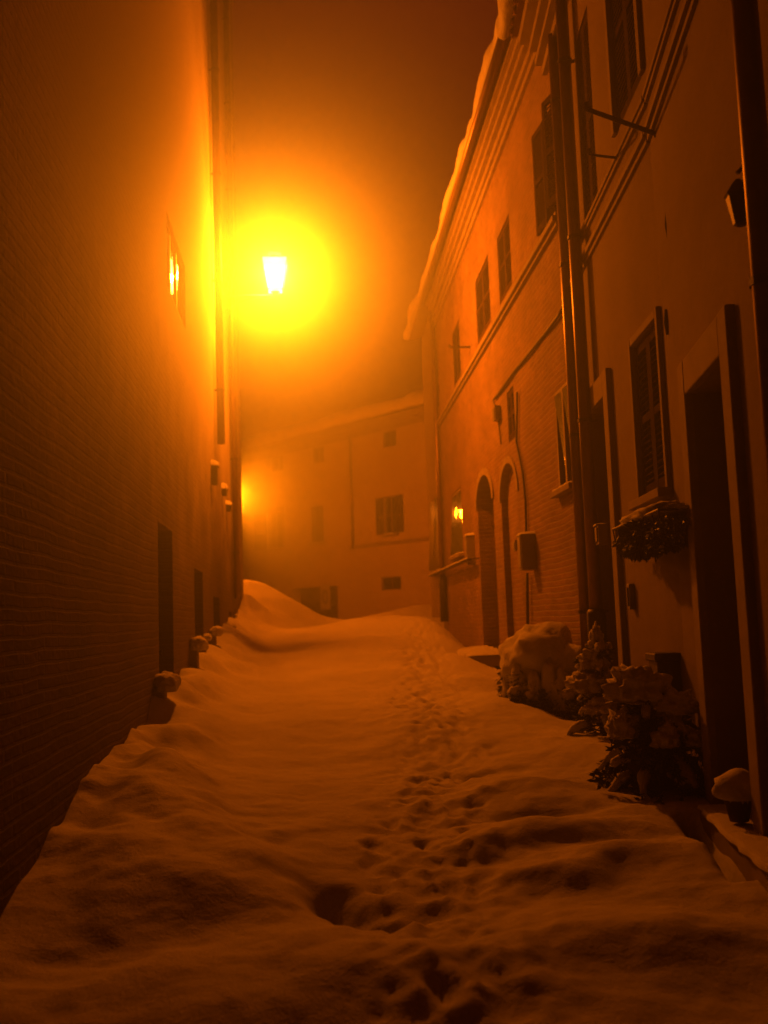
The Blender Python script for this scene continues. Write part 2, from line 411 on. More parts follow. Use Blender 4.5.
def shutter(F, sh, sdir, w_, z0, z1, d, ang, parent, label=None, slats=True):
    """slatted leaf hinged at s=sh, running along sdir when shut, swung out by ang degrees"""
    a = rad(ang); X = Vector((sdir * math.cos(a), math.sin(a), 0)); Y = Vector((-X.y, X.x, 0)) * (1 if sdir > 0 else -1)
    M = Matrix(((X.x, Y.x, 0, sh), (X.y, Y.y, 0, d), (0, 0, 1, 0), (0, 0, 0, 1)))
    mb = MB(); t = .02; st = .06
    mb.box(0, st, -t, t, z0, z1, M); mb.box(w_ - st, w_, -t, t, z0, z1, M)
    zm = z0 + (z1 - z0) * .48
    for a0, a1 in ((z0, z0 + .09), (z1 - .07, z1), (zm, zm + .06)): mb.box(st, w_ - st, -t * .9, t * .9, a0, a1, M)
    z = z0 + .11
    while z < z1 - .1 and slats:
        if not (zm - .05 < z < zm + .06):
            R = M @ Matrix.Translation((w_ / 2, 0, z + .02)) @ Matrix.Rotation(rad(-38), 4, 'X')
            mb.box(-w_ / 2 + st, w_ / 2 - st, -.028, .028, -.005, .005, R)
        z += .052
    if not slats: mb.box(st, w_ - st, -.01, .01, z0 + .09, z1 - .07, M)
    o = mb.build('shutter', M_SHUT, parent, F.M)
    if label: tag(o, label)
    return o

def sill_snow(F, s0, s1, z, parent, d0=0.0, d1=.12, h=.06, name='snow_cap', seed=0):
    n = max(4, int((s1 - s0) / .05)); mb = MB(); prof = 7
    for i in range(n + 1):
        s = s0 + (s1 - s0) * i / n; e = math.sin(math.pi * i / n) ** .35 if 0 < i < n else .05
        hh = h * e * (1 + .5 * noise.noise(Vector((s * 5, seed, z))))
        ex = (d1 - d0) * (1 + .2 * noise.noise(Vector((s * 7, seed, z + 3))))
        for k in range(prof):
            a = math.pi / 2 * k / (prof - 1)
            mb.v.append((s, d0 + ex * math.sin(a), z + hh * math.cos(a) ** .8 + (.0 if k < prof - 1 else -.012)))
    for i in range(n):
        for k in range(prof - 1):
            a = i * prof + k; mb.f.append((a, a + 1, a + prof + 1, a + prof))
    for i in range(n):
        a = i * prof; mb.face([mb.v[a], mb.v[a + prof], mb.v[a + 2 * prof - 1], mb.v[a + prof - 1]])
    return mb.build(name, M_SNOW, parent, F.M, smooth=True)

def window(root, F, s0, s1, z0, z1, r=.12, lights=None, shut=None, sill=True, snow=True, panes=2, surround=None, bars=1, label=None):
    """window part (frame mesh) > pane, shutter, sill, snow_cap"""
    d = -r + .03; mb = MB(); t = .05
    e = .004
    mb.box(s0 + e, s1 - e, d - .03, d + .03, z0 + e, z0 + t, None); mb.box(s0 + e, s1 - e, d - .03, d + .03, z1 - t, z1 - e)
    mb.box(s0 + e, s0 + t, d - .029, d + .029, z0 + t, z1 - t); mb.box(s1 - t, s1 - e, d - .029, d + .029, z0 + t, z1 - t)
    wd = (s1 - s0) / panes
    for i in range(1, panes): mb.box(s0 + wd * i - .03, s0 + wd * i + .03, d - .028, d + .034, z0 + t, z1 - t)
    for i in range(panes):
        for k in range(1, bars + 1):
            zz = z0 + (z1 - z0) * k / (bars + 1)
            mb.box(s0 + wd * i + (t if i == 0 else .03), s0 + wd * (i + 1) - (t if i == panes - 1 else .03), d - .012, d + .02, zz - .014, zz + .014)
    mb.box(s0 + e, s1 - e, -r - .15, -r - .145, z0, z1)   # dark blind behind the glass
    wn = mb.build('window', M_FRAME, root, F.M)
    if label: tag(wn, label)
    for i in range(panes):
        L = lights[i] if lights else None
        pane_mesh(F, s0 + wd * i + .03, s0 + wd * (i + 1) - .03, z0 + .045, z1 - .045, d - (.0 if L is None else .0), L, parent=wn)
    if sill:
        MB().box(s0 - .08, s1 + .08, -r + .062, .11, z0 - .07, z0 - .003).build('sill', M_STONE, wn, F.M, bevel=.006)
        if snow: sill_snow(F, s0 - .07, s1 + .07, z0 - .005, wn, -.02, .10, .05, seed=s0)
    if surround:
        wv = surround; q = MB()
        q.box(s0 - wv, s0 - .002, -.05, .035, z0 - .003, z1 + wv); q.box(s1 + .002, s1 + wv, -.05, .035, z0 - .003, z1 + wv)
        q.box(s0 - .001, s1 + .001, -.05, .033, z1 + .002, z1 + wv - .002); q.build('window_surround', M_STONE, wn, F.M, bevel=.008)
    hw = (s1 - s0) / 2 - .005
    zb, zt = z0 + .02, z1 - .02
    if shut == 'closed':
        shutter(F, s0 + .005, 1, hw, zb, zt, -.03, 0, wn); shutter(F, s1 - .005, -1, hw, zb, zt, -.03, 0, wn)
    elif shut == 'open':
        shutter(F, s0 - .01, 1, hw, zb, zt, .03, 172, wn); shutter(F, s1 + .01, -1, hw, zb, zt, .03, 172, wn)
    elif isinstance(shut, tuple):
        for sd, ang in (('a', shut[0]), ('b', shut[1])):
            if ang is None: continue
            if sd == 'a': shutter(F, s0 + .005, 1, hw, zb, zt, .02 if ang > 5 else -.03, ang, wn)
            else: shutter(F, s1 - .005, -1, hw, zb, zt, .02 if ang > 5 else -.03, ang, wn)
    return wn

def door(root, F, s0, s1, z0, z1, r=.2, leaves=1, label=None, mat=None, handle=True):
    mb = MB(); d = -r + .02; e = .004; mt = mat or M_WOOD
    mb.box(s0 + e, s1 - e, d - .04, d, z0, z1 - e)
    wd = (s1 - s0) / leaves
    for i in range(leaves):
        a, b = s0 + wd * i + .1, s0 + wd * (i + 1) - .1; hh = (z1 - z0)
        for c, dd in ((.06, .30), (.34, .62), (.66, .94)):
            mb.box(a, b, d + .001, d + .022, z0 + hh * c, z0 + hh * dd)
            mb.box(a + .05, b - .05, d + .022, d + .032, z0 + hh * c + .05, z0 + hh * dd - .05)
        if i: mb.box(s0 + wd * i - .02, s0 + wd * i + .02, d + .001, d + .03, z0, z1 - .01)
    o = mb.build('door', mt, root, F.M, bevel=.004)
    if label: tag(o, label)
    if handle:
        h = MB(); hs = s0 + .09; zz = z0 + min(1.05, (z1 - z0) * .5)
        h.lathe((0, 0, 0), [(.01, 0), (.012, .03), (.028, .04), (.03, .06), (.018, .075)], 12)
        Mh = F.M @ Matrix.Translation((hs, d + .001, zz)) @ Matrix.Rotation(rad(-90), 4, 'X')
        h.build('handle', M_IRON, o, Mh, smooth=True)
    return o

def door_surround(root, F, s0, s1, z0, z1, wv=.18, d=.05):
    q = MB(); q.box(s0 - wv, s0 - .002, -.06, d, z0, z1 + wv * 1.15); q.box(s1 + .002, s1 + wv, -.06, d, z0, z1 + wv * 1.15)
    q.box(s0 - .001, s1 + .001, -.06, d - .002, z1 + .002, z1 + wv * 1.15 - .002)
    return q.build('door_surround', M_STONE, root, F.M, bevel=.01)

def pipe(name, F, s, d, z0, z1, r, label, group='downpipes on the house fronts', foot=None, bracket=1.9, mat=None):
    root = thing(name, F.M @ Matrix.Translation((s, 0, z0)), label, 'downpipe', group)
    top = [(s, d + .0, z1)]
    MB().tube([(s, d, z0), (s, d, z1)], r, 12).build('pipe', mat or M_PIPE, root, F.M, smooth=True)
    z = z0 + .9
    while z < z1:
        MB().tube([(s, d, z), (s, d, z + .035)], r * 1.18, 12).box(s - .012, s + .012, -.02, d - r * .8, z + .005, z + .03).build('bracket', M_IRON, root, F.M); z += bracket
    if foot: MB().tube([(s, d, z0 - .02), (s, d, z0 + foot), (s, d, z0 + foot + .04)], [r * 1.45, r * 1.45, r * 1.2], 12).build('foot', M_IRON, root, F.M, smooth=True)
    return root

def cornice(F, s0, s1, z, root, prof, name='cornice', mat=None):
    """stepped moulding: prof = list of (projection, height) from the bottom up"""
    mb = MB(); zz = z
    for dpr, h in prof:
        mb.box(s0, s1, -.05, dpr, zz, zz + h - .002); zz += h
    return mb.build(name, mat or M_STONE, root, F.M)

def tiled_eave(F, s0, s1, z, over, root, back=6, rise=.32, fn=None):
    """sloping roof with a row of barrel tiles whose rounded ends show at the eave"""
    mb = MB(); mb.face([(s0, over, z), (s1, over, z), (s1, -back, z + back * rise), (s0, -back, z + back * rise)])
    mb.face([(s0, over, z - .05), (s1, over, z - .05), (s1, -back, z + back * rise - .05), (s0, -back, z + back * rise - .05)])
    mb.face([(s0, over, z - .05), (s1, over, z - .05), (s1, over, z), (s0, over, z)])
    n = int((s1 - s0) / .2)
    for i in range(n):
        s = s0 + (i + .5) * (s1 - s0) / n
        mb.tube([(s, over + .05 + random.uniform(-.015, .02), z + .01), (s, over - 1.2, z + 1.2 * rise + .02)], .075, 8)
    return mb.build('roof', M_TILE, root, F.M)

def roof_snow(F, s0, s1, z, over, root, back=6, rise=.32, th=.28, seed=0, hang=.12):
    n = max(6, int((s1 - s0) / .16)); prof = 10; mb = MB()
    for i in range(n + 1):
        s = s0 + (s1 - s0) * i / n; q = Vector((s * .7, seed, 0)); q2 = Vector((s * 2.6, seed, 5))
        o = over + hang * (1 + .9 * noise.noise(q) + .35 * noise.noise(q2)); t = th * (1 + .55 * noise.noise(q + Vector((9, 0, 0))) + .3 * noise.noise(q2) + .15 * noise.noise(q2 * 3))
        sag = .07 * (1 + noise.noise(q2 * .8))
        pts = [(over - .05, z - .0), (o - .03, z - .02 - sag), (o + .03, z + .02 - sag), (o + .05, z + t * .45 - sag * .5), (o, z + t * .8), (o - .12, z + t + .02), (o - .4, z + t + .4 * rise)]
        for k in range(3): dd = 1.6 + k * (back - 2) / 2; pts.append((over - dd, z + t + dd * rise))
        for dd, zz in pts: mb.v.append((s, dd, zz))
    for i in range(n):
        for k in range(prof - 1):
            a = i * prof + k; mb.f.append((a, a + 1, a + prof + 1, a + prof))
    for i in (0, n):
        mb.face([mb.v[i * prof + k] for k in range(prof)])
    return mb.build('snow_cap', M_SNOW, root, F.M, smooth=True)

# lamp positions first: window casements are set ajar towards them
_r = ray(275, 276); LAMP = CAM + _r * (17.0 / _r.y)
_r = ray(231, 496); LAMP2 = CAM + _r * (29.0 / _r.y)

# ================================================================== right side
# ---- brick house (far right facade)
zS = 6.11
sC1 = FC.s(443, 500) - .05
brick = thing('brick_house', FC.M, 'tall brick house on the right with arched doorway, string course and snow on its eave', 'house')
def rect(F, x0, y0, x1, y1):
    """pixel corners of an opening: bottom-near and top-far averaged to a level rectangle"""
    a, za = F.at(x0, y0); b, zb = F.at(x1, y1); return min(a, b), max(a, b)
OPS = []
def op(s0, s1, z0, z1, **k):
    o = dict(s0=min(s0, s1), s1=max(s0, s1), z0=z0, z1=z1, **k); OPS.append(o); return o
uz0, uz1 = FC.z(488, 327), FC.z(487, 256)
w_up = [op(FC.s(490, 300), FC.s(476, 300), uz0, uz1), op(FC.s(511, 260), FC.s(498, 260), FC.z(511, 286), FC.z(507, 217)),
        op(FC.s(460, 350), FC.s(452.5, 350), uz0, uz1), op(FC.s(567, 200), FC.s(549, 200), FC.z(540, 243), FC.z(536, 148) + .1)]
w_mid = op(FC.s(515, 420), FC.s(508, 420), FC.z(512, 440), FC.z(511, 388))
w_dot = op(FC.s(574, 440), FC.s(557, 440), FC.z(565, 489), FC.z(557, 391))
w_lo = op(FC.s(462, 520), FC.s(452.5, 520), FC.z(457, 556), FC.z(457, 490))
a1 = op(FC.s(496, 560), FC.s(480, 560), .55, FC.z(487, 473), arch=.5, r=.32)
a2 = op(FC.s(521, 560), FC.s(504, 560), .55, FC.z(512, 460), arch=.5, r=.10, fill=True)
zE = 9.08
wall(FC, 0, sC1, -.6, zE, OPS, 'wall', M_BRICK, brick)
for i, o in enumerate(w_up[:3]): window(brick, FC, o['s0'], o['s1'], o['z0'], o['z1'], shut='closed', sill=False)
o = w_up[3]; window(brick, FC, o['s0'], o['s1'], o['z0'], o['z1'], shut=(14, 174), sill=False)
window(brick, FC, w_mid['s0'], w_mid['s1'], w_mid['z0'], w_mid['z1'], shut='closed', sill=False)
dots = window(brick, FC, w_dot['s0'], w_dot['s1'], w_dot['z0'], w_dot['z1'], r=.055, lights=[(LAMP2, FC.z(567, 471)), (LAMP2, FC.z(562, 471))], bars=0)
window(brick, FC, w_lo['s0'], w_lo['s1'], w_lo['z0'], w_lo['z1'], r=.08, lights=[(LAMP2, FC.z(457, 516)), (LAMP2, FC.z(457, 512))], bars=0)
door(brick, FC, a1['s0'], a1['s1'], .5, FC.z(488, 521), r=.3, leaves=1, label='dark arched street door with a transom')
MB().box(a1['s0'], a1['s1'], -.30, -.24, FC.z(488, 521) + .002, FC.z(488, 516)).box(a1['s0'] + .002, a1['s1'] - .002, -.31, -.29, FC.z(488, 516), a1['z1']).build('transom', M_SHUT, brick, FC.M)
M_GLASS_W = M_GLASS.copy(); M_GLASS_W.name = 'weathered_window_glass'; M_GLASS_W.node_tree.nodes['Principled BSDF'].inputs['Roughness'].default_value = .07
for o_ in dots.children:
    if o_.name.startswith('pane'): o_.data.materials[0] = M_GLASS_W
# arch rings
def arch_ring(F, o, wv, d, root):
    mb = MB(); mid = (o['s0'] + o['s1']) / 2; hw = (o['s1'] - o['s0']) / 2; sp = o['z1'] - o['arch']; n = 16
    for k in range(n):
        t0, t1 = math.pi * k / n, math.pi * (k + 1) / n
        P = lambda t, e: (mid + (hw + e) * math.cos(t), sp + (o['arch'] + e) * math.sin(t))
        q = [P(t0, .004), P(t0, wv), P(t1, wv), P(t1, .004)]
        mb.prism(q, -.03, d)
    return mb.build('arch_ring', M_STONE, root, F.M)
arch_ring(FC, a1, .13, .03, brick); arch_ring(FC, a2, .11, .022, brick)
cornice(FC, 0.02, sC1 - .02, zS - .02, brick, [(.05, .05), (.09, .07), (.05, .05)], 'string_course')
cornice(FC, 0.02, sC1 - .02, 8.5, brick, [(.05, .10), (.09, .07), (.05, .14), (.12, .08), (.18, .08), (.24, .09)], 'cornice')
tiled_eave(FC, -.05, sC1 + .1, zE + .02, .30, brick)
roof_snow(FC, .3, sC1 + .1, zE + .06, .30, brick, th=.17, seed=2, hang=.09)
MB().tube([(.1, .36, zE - .06), (sC1 * .5, .36, zE - .07), (sC1, .36, zE - .09)], .055, 10).build('gutter', M_PIPE, brick, FC.M, smooth=True)

# ---- the last small house on the right, beyond the pipe
sD1 = sC1 + 3.4
last = thing('end_house', FC.M @ Matrix.Translation((sC1, 0, 0)), 'narrow plastered house at the far end of the right row beyond the downpipe', 'house')
wl = dict(s0=FC.s(441.5, 520), s1=FC.s(433, 520), z0=FC.z(437, 572), z1=FC.z(437, 495))
wu = dict(s0=FC.s(441, 380), s1=FC.s(432, 380), z0=6.6, z1=8.0)
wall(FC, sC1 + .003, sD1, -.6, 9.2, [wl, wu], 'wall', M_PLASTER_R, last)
window(last, FC, wl['s0'], wl['s1'], wl['z0'], wl['z1'], r=.08, lights=[(LAMP2, FC.z(437, 516)), (LAMP2, FC.z(437, 512))], bars=0)
window(last, FC, wu['s0'], wu['s1'], wu['z0'], wu['z1'], shut='closed', sill=False)
tiled_eave(FC, sC1 + .12, sD1 + .1, 9.22, .28, last); roof_snow(FC, sC1 + .12, sD1 + .1, 9.26, .28, last, seed=5)

pipe('downpipe', FC, sC1, .09, 1.55, 9.0, .06, 'thin downpipe at the far end of the brick house beside the two lit lower windows', foot=1.0)

# ---- plastered near house: two facades that meet at a slight bend
near = thing('plaster_house', FA.M, 'near plastered house on the right with stone door surrounds and a flower box', 'house')
d2 = dict(s0=FA.s(611, 450), s1=FA.s(593, 450), z0=.55, z1=FA.z(602, 403), r=.26)
nw = dict(s0=FA.s(664, 400), s1=FA.s(637, 400), z0=FA.z(645, 500), z1=FA.z(655, 322), r=.14)
nu = dict(s0=FA.s(641, 60), s1=FA.s(613, 60), z0=FA.z(622, 122), z1=7.35, r=.14)
nv = dict(s0=FA.s(596, 160), s1=FA.s(582, 160), z0=FA.z(590, 224), z1=7.45, r=.14)
hA = 8.6
wall(FA, 0, LEN_A - .003, -.6, hA, [d2, nw, nu, nv], 'wall', M_PLASTER, near)
door(near, FA, d2['s0'], d2['s1'], .5, d2['z1'], r=.24, label='narrow dark wooden door beside the two thick downpipes')
door_surround(near, FA, d2['s0'], d2['s1'], .3, d2['z1'], .20, .05)
window(near, FA, nw['s0'], nw['s1'], nw['z0'], nw['z1'], shut='closed', sill=True, snow=False, surround=.07)
window(near, FA, nu['s0'], nu['s1'], nu['z0'], nu['z1'], shut='closed', sill=False, surround=.1)
window(near, FA, nv['s0'], nv['s1'], nv['z0'], nv['z1'], shut='closed', sill=False)
zs2 = FA.z(632, 164)
cornice(FA, .02, LEN_A - .02, zs2 - .1, near, [(.025, .05), (.05, .05), (.03, .04)], 'string_course')
cornice(FA, .02, LEN_A - .02, zs2 + .20, near, [(.025, .04), (.04, .04)], 'string_course')
cornice(FA, -.02, LEN_A + .25, hA - .55, near, [(.08, .12), (.16, .08), (.10, .10), (.22, .10), (.34, .14)], 'cornice')
# bent part
sB0, sB1 = -10.0, (A0 - Vector((1.38, 0))).length
nd = dict(s0=FB.s(735, 450), s1=FB.s(696, 450), z0=.2, z1=(FB.z(695, 392) + FB.z(734, 348)) / 2, r=.30)
wall(FB, sB0, sB1 - .002, -.9, hA, [nd], 'wall', M_PLASTER, near)
door(near, FB, nd['s0'], nd['s1'], .1, nd['z1'], r=.28, label='tall dark front door in a wide pale stone surround')
door_surround(near, FB, nd['s0'], nd['s1'], -.2, nd['z1'], .20, .05)
cornice(FB, sB0, sB1 - .02, zs2 - .1, near, [(.025, .05), (.05, .05), (.03, .04)], 'string_course')
cornice(FB, sB0, sB1 - .02, zs2 + .20, near, [(.025, .04), (.04, .04)], 'string_course')
cornice(FB, sB0, sB1 - .03, hA - .55, near, [(.08, .12), (.16, .08), (.10, .10), (.22, .10), (.34, .14)], 'cornice')
tiled_eave(FA, .05, LEN_A + .3, hA + .02, .42, near); roof_snow(FA, .05, LEN_A + .3, hA + .05, .42, near, seed=8)
tiled_eave(FB, sB0, sB1 - .02, hA + .03, .42, near); roof_snow(FB, sB0, sB1 - .02, hA + .06, .42, near, seed=9)

pipe('downpipe', FA, FA.s(588, 470, .10), .10, .7, hA - .5, .065, 'thick dark downpipe nearest the narrow door surround', mat=M_PIPE, foot=.9)
pipe('downpipe', FC, FC.s(577, 470, .10), .10, .7, hA - .5, .06, 'slimmer downpipe running just beyond the thick one at the corner of the brick house')
pipe('downpipe', FB, FB.s(775, 400, .1), .10, .2, hA - .5, .06, 'downpipe on the near right edge beside the tall front door')

# door mouth shadows the eye expects: stone steps
def step(F, s0, s1, z0, z1, d, label, root_name='door_step'):
    o = MB().box(s0, s1, -.02, d, z0, z1).build(root_name, M_STONE, None, F.M, bevel=.015)
    tag(o, label, 'step', 'stone steps at the street doors')
    c = sill_snow(F, s0 - .02, s1 + .02, z1 - .004, o, .0, d + .02, .11 if d > .3 else .03, seed=s0)
    return o
zgC = snow_h(FC.W((a1['s0'] + a1['s1']) / 2, .4, 0).x, FC.W((a1['s0'] + a1['s1']) / 2, .4, 0).y)
step(FC, a1['s0'] - .1, a1['s1'] + .35, zgC - .3, zgC + .12, .55, 'snow covered stone step at the foot of the arched door')

_sp = FB.s(738, 800, .1)
step(FB, _sp - 2.2, _sp + .75, -.3, .43, .16, 'low stone doorstep carrying the small snowy pot at the tall front door')
# ---- fittings on the right walls
def meter(F, s, z, w_, h_, d_, label, cat='box', name='meter_box', snow=.05):
    o = MB().box(s - w_ / 2, s + w_ / 2, .003, d_, z - h_ / 2, z + h_ / 2).box(s - w_ / 2 + .03, s + w_ / 2 - .03, d_, d_ + .012, z - h_ / 2 + .03, z + h_ / 2 - .03).build(name, M_PLAST, None, F.M, bevel=.008)
    tag(o, label, cat)
    if snow: sill_snow(F, s - w_ / 2 - .01, s + w_ / 2 + .01, z + h_ / 2 - .004, o, 0, d_ + .02, snow, seed=s)
    return o
sm, zm1, zm0 = FC.s(527, 550, .1), FC.z(527, 537), FC.z(527, 572)
meter(FC, sm, (zm0 + zm1) / 2, .24, zm1 - zm0, .20, 'grey meter box with a snow cap under the curved pipe on the brick wall')
sm2 = FC.s(471, 550, .06)
meter(FC, sm2, (FC.z(471, 537) + FC.z(471, 566)) / 2, .22, FC.z(471, 537) - FC.z(471, 566), .15, 'snow capped letter box just beyond the arched door', 'letter box', 'letter_box')
meter(FC, FC.s(514, 548, .05), FC.z(514, 547), .2, .16, .05, 'small dark plate inside the blind arch', 'box', 'wall_box', 0)
sd2 = FA.s(617, 540, .05)
meter(FA, FA.s(600, 536, .06), FA.z(600, 537), .16, .2, .09, 'small box with a rounded top beside the narrow door surround', 'letter box', 'letter_box', .02)
meter(FA, FA.s(629, 590, .04), FA.z(629, 597), .09, .22, .05, 'slim door intercom below the flower box', 'intercom', 'intercom', 0)
# curved gas pipe on the brick wall
gp = []
for px, py in ((517, 392), (516.5, 442), (519, 455), (523, 475), (525.5, 500), (526.5, 537)): s, z = FC.at(px, py, .03); gp.append((s, .03, z))
tag(MB().tube(gp, .018, 8).build('gas_pipe', M_CABLE, None, FC.M, smooth=True), 'thin curved pipe dropping to the snow capped meter box', 'pipe')
gp = []
for px, py in ((527, 573), (527.5, 600), (528, 640)): s, z = FC.at(px, py, .05); gp.append((s, .05, z))
tag(MB().tube(gp, .022, 8).build('gas_pipe', M_CABLE, None, FC.M, smooth=True), 'straight pipe running down from the meter box into the snow', 'pipe')
# sagging cable under the string course
def cable(F, pts, r, label, d=.03):
    q = []
    for (x0, y0), (x1, y1) in zip(pts, pts[1:]):
        for k in range(5): t = k / 5; s, z = F.at(x0 + (x1 - x0) * t, y0 + (y1 - y0) * t, d); q.append((s, d + .004 * math.sin(s * 4), z - .015 * math.sin(math.pi * t)))
    s, z = F.at(*pts[-1], d); q.append((s, d, z))
    return tag(MB().tube(q, r, 7).build('wall_cable', M_CABLE, None, F.M, smooth=True), label, 'cable', 'cables clipped to the walls')
cable(FC, [(494, 399), (515, 370), (540, 339), (563, 309)], .022, 'cable slanting along the brick wall below the string course')
cable(FC, [(493, 400), (497, 412), (501, 444)], .012, 'short cable hanging by the wall box on the brick front')
meter(FC, FC.s(497, 417, .05), FC.z(497, 417), .22, .22, .10, 'junction box on the brick wall beside the small shuttered window', 'box', 'junction_box', 0)
# sloping clothes-line bars at the far windows
def rod(F, s, z, s2, d2, z2, r, label, name='iron_bracket', cat='bracket'):
    mb = MB().tube([(s, .01, z), (s2, d2, z2)], r, 8).lathe((s, .0, z), [(.03, -.02), (.03, .02)], 8)
    mb.tube([(s2, d2, z2), (s2, d2 + .01, z2 + .05)], r * 1.5, 8)
    return tag(mb.build(name, M_IRON, None, F.M), label, cat, 'iron rods fixed to the near house')
s, z = FA.at(658, 134)
rod(FA, s, z, s, .50, z + .21, .018, 'long iron rod reaching out over the street from the near house')
s, z = FA.at(620, 158)
rod(FA, s, z, s, .25, z + .04, .012, 'short iron hook below the upper window of the near house')
s, z = FC.at(470, 347); rod(FC, s, z, s, .38, z, .018, 'small iron stub at the brick string course')
for px, py, lb in ((668, 225, 'dark iron shutter stay high on the plastered wall'), (667, 322, 'dark iron shutter stay just above the slatted window')):
    s, z = FA.at(px, py) if px > 700 else FB.at(px + 10, py)
    s, z = FA.at(px, py, .02)
    tag(MB().tube([(s, .02, z - .09), (s, .03, z), (s, .02, z + .09)], .014, 8).box(s - .02, s + .02, 0, .03, z - .015, z + .015).build('wall_hook', M_IRON, None, FA.M), lb, 'hook', 'iron stays on the near wall')
# thin rails under the two far lower windows
s0_, z0_ = FC.at(429, 576, .2); s1_, z1_ = FC.at(468, 552, .2)
o = MB().tube([(s0_, .2, z0_), (s1_, .2, z0_)], .02, 8).tube([(s0_, .0, z0_), (s0_, .2, z0_)], .015, 6).tube([(s1_, 0, z0_), (s1_, .2, z0_)], .015, 6).tube([(s0_, .11, z0_), (s1_, .11, z0_)], .014, 8).build('clothes_rail', M_IRON, None, FC.M)
tag(o, 'snow dusted clothes rail under the far lower windows', 'rail')
sill_snow(FC, s1_ if s1_ < s0_ else s0_, max(s0_, s1_), z0_ + .015, o, .10, .23, .03, seed=3)

# unlit wall lantern by the near pipe
s, z = FB.at(746, 200, .12); z -= .02
wlr = thing('wall_lantern', FB.M @ Matrix.Translation((s, 0, z)), 'small unlit dark lantern high on the wall beside the near downpipe', 'lantern')
MB().tube([(s, 0, z + .17), (s, .1, z + .2), (s, .15, z + .15)], .01, 8).box(s - .03, s + .03, 0, .015, z + .1, z + .24).build('bracket', M_IRON, wlr, FB.M)
MB().lathe((s, .15, z), [(.02, -.10), (.035, -.09), (.06, .04), (.07, .05), (.04, .09), (.012, .12)], 6).build('lantern_body', M_IRON, wlr, FB.M)

# ---- foliage helpers
def leaf_cloud(mb, c, r, n, size, rng, droop=.3):
    for _ in range(n):
        while True:
            p = Vector((rng.uniform(-1, 1), rng.uniform(-1, 1), rng.uniform(-1, 1)))
            if p.length < 1: break
        p = p.normalized() * (p.length ** .45)
        q = Vector((p.x * r[0], p.y * r[1], p.z * r[2])) * (1 + .35 * noise.noise(p * 2.2 + Vector(c)))
        o = Vector(c) + q; dirn = (q.normalized() + Vector((rng.uniform(-.6, .6), rng.uniform(-.6, .6), rng.uniform(-.6, .3) - droop))).normalized()
        sd = dirn.cross(Vector((rng.uniform(-1, 1), rng.uniform(-1, 1), rng.uniform(-1, 1)))).normalized()
        L = size * rng.uniform(.6, 1.4); W_ = L * .22
        mb.face([o, o + dirn * L * .5 + sd * W_, o + dirn * L, o + dirn * L * .5 - sd * W_])
def shrub(name, base, parts, caps, label, cat, seed, pot=None, stems=6, leaf=.08, dens=500, group=None, amp=.25):
    rng = random.Random(seed); M0 = Matrix.Translation(base); root = thing(name, M0, label, cat, group)
    lm = MB()
    for c, r in parts: leaf_cloud(lm, c, r, int(dens * (r[0] * r[1] * r[2]) ** (1 / 3) * 6), leaf, rng)
    lm.build('foliage', M_LEAF, root, M0)
    sm_ = MB()
    for c, r in parts:
        for k in range(stems):
            e = Vector(c) + Vector((rng.uniform(-1, 1) * r[0], rng.uniform(-1, 1) * r[1], rng.uniform(-.2, .9) * r[2]))
            b0 = Vector((rng.uniform(-.05, .05), rng.uniform(-.05, .05), .0)); md = (b0 + e) / 2 + Vector((rng.uniform(-.05, .05), rng.uniform(-.05, .05), .05))
            sm_.tube([b0, md, e], [.012, .009, .004], 5)
    sm_.build('stems', M_STEM, root, M0)
    for k, (c, r) in enumerate(caps):
        MB().blob(c, r, seed + k, amp, 4 if r[0] > .1 else 3, 1.9, flat=-.6).build('snow_clump', M_SNOW, root, M0, smooth=True)
    if pot:
        pr, ph = pot
        MB().lathe((0, 0, 0), [(pr * .7, -.05), (pr * .78, ph * .5), (pr * .95, ph * .9), (pr, ph * .9), (pr, ph), (pr * .8, ph)], 20).build('pot', M_POT, root, M0, smooth=False)
    return root
def gpt(px, py, Y):
    r = ray(px, py); p = CAM + r * (Y / r.y); return p
GRP = 'snow laden shrubs along the right wall'
def gz(x, y): return snow_h(x, y)
# big rounded bush by the arched door
bx, by = 1.76, 11.4; bz = gz(bx, by)
def dabs(parts, n, seed, lo=.03, hi=.07, up=-.1):
    """small pillows of snow caught on the outer twigs all round"""
    rng = random.Random(seed); out = []
    while len(out) < n:
        c, r = parts[rng.randrange(len(parts))]; a = rng.uniform(0, 2 * math.pi); e = rng.uniform(up, .95); k = math.sqrt(max(0, 1 - e * e))
        s_ = rng.uniform(lo, hi); p = (c[0] + r[0] * k * math.cos(a) * .98, c[1] + r[1] * k * math.sin(a) * .98, c[2] + r[2] * e)
        out.append((p, (s_ * rng.uniform(.8, 1.3), s_ * rng.uniform(.8, 1.3), s_ * rng.uniform(.7, 1.5))))
    return out
P1 = [((-.10, 0, .34), (.40, .45, .34)), ((.25, -.1, .25), (.28, .35, .26)), ((-.28, -.3, .18), (.18, .2, .18)), ((.05, -.45, .14), (.3, .22, .18))]
shrub('snowy_bush', (bx, by, bz - .08), P1,
      [((-.05, .05, .58), (.43, .50, .42)), ((.24, -.10, .44), (.33, .44, .34)), ((-.33, -.22, .36), (.11, .15, .26)), ((-.20, -.42, .26), (.08, .10, .26)), ((.10, -.50, .24), (.15, .13, .27)), ((.30, -.48, .24), (.12, .12, .28)), ((-.04, -.46, .36), (.09, .1, .26)), ((-.42, .0, .30), (.09, .15, .28))] + dabs(P1, 14, 2, .04, .08),
      'big rounded bush buried under a dome of snow near the arched door', 'shrub', 11, group=GRP, amp=.24)
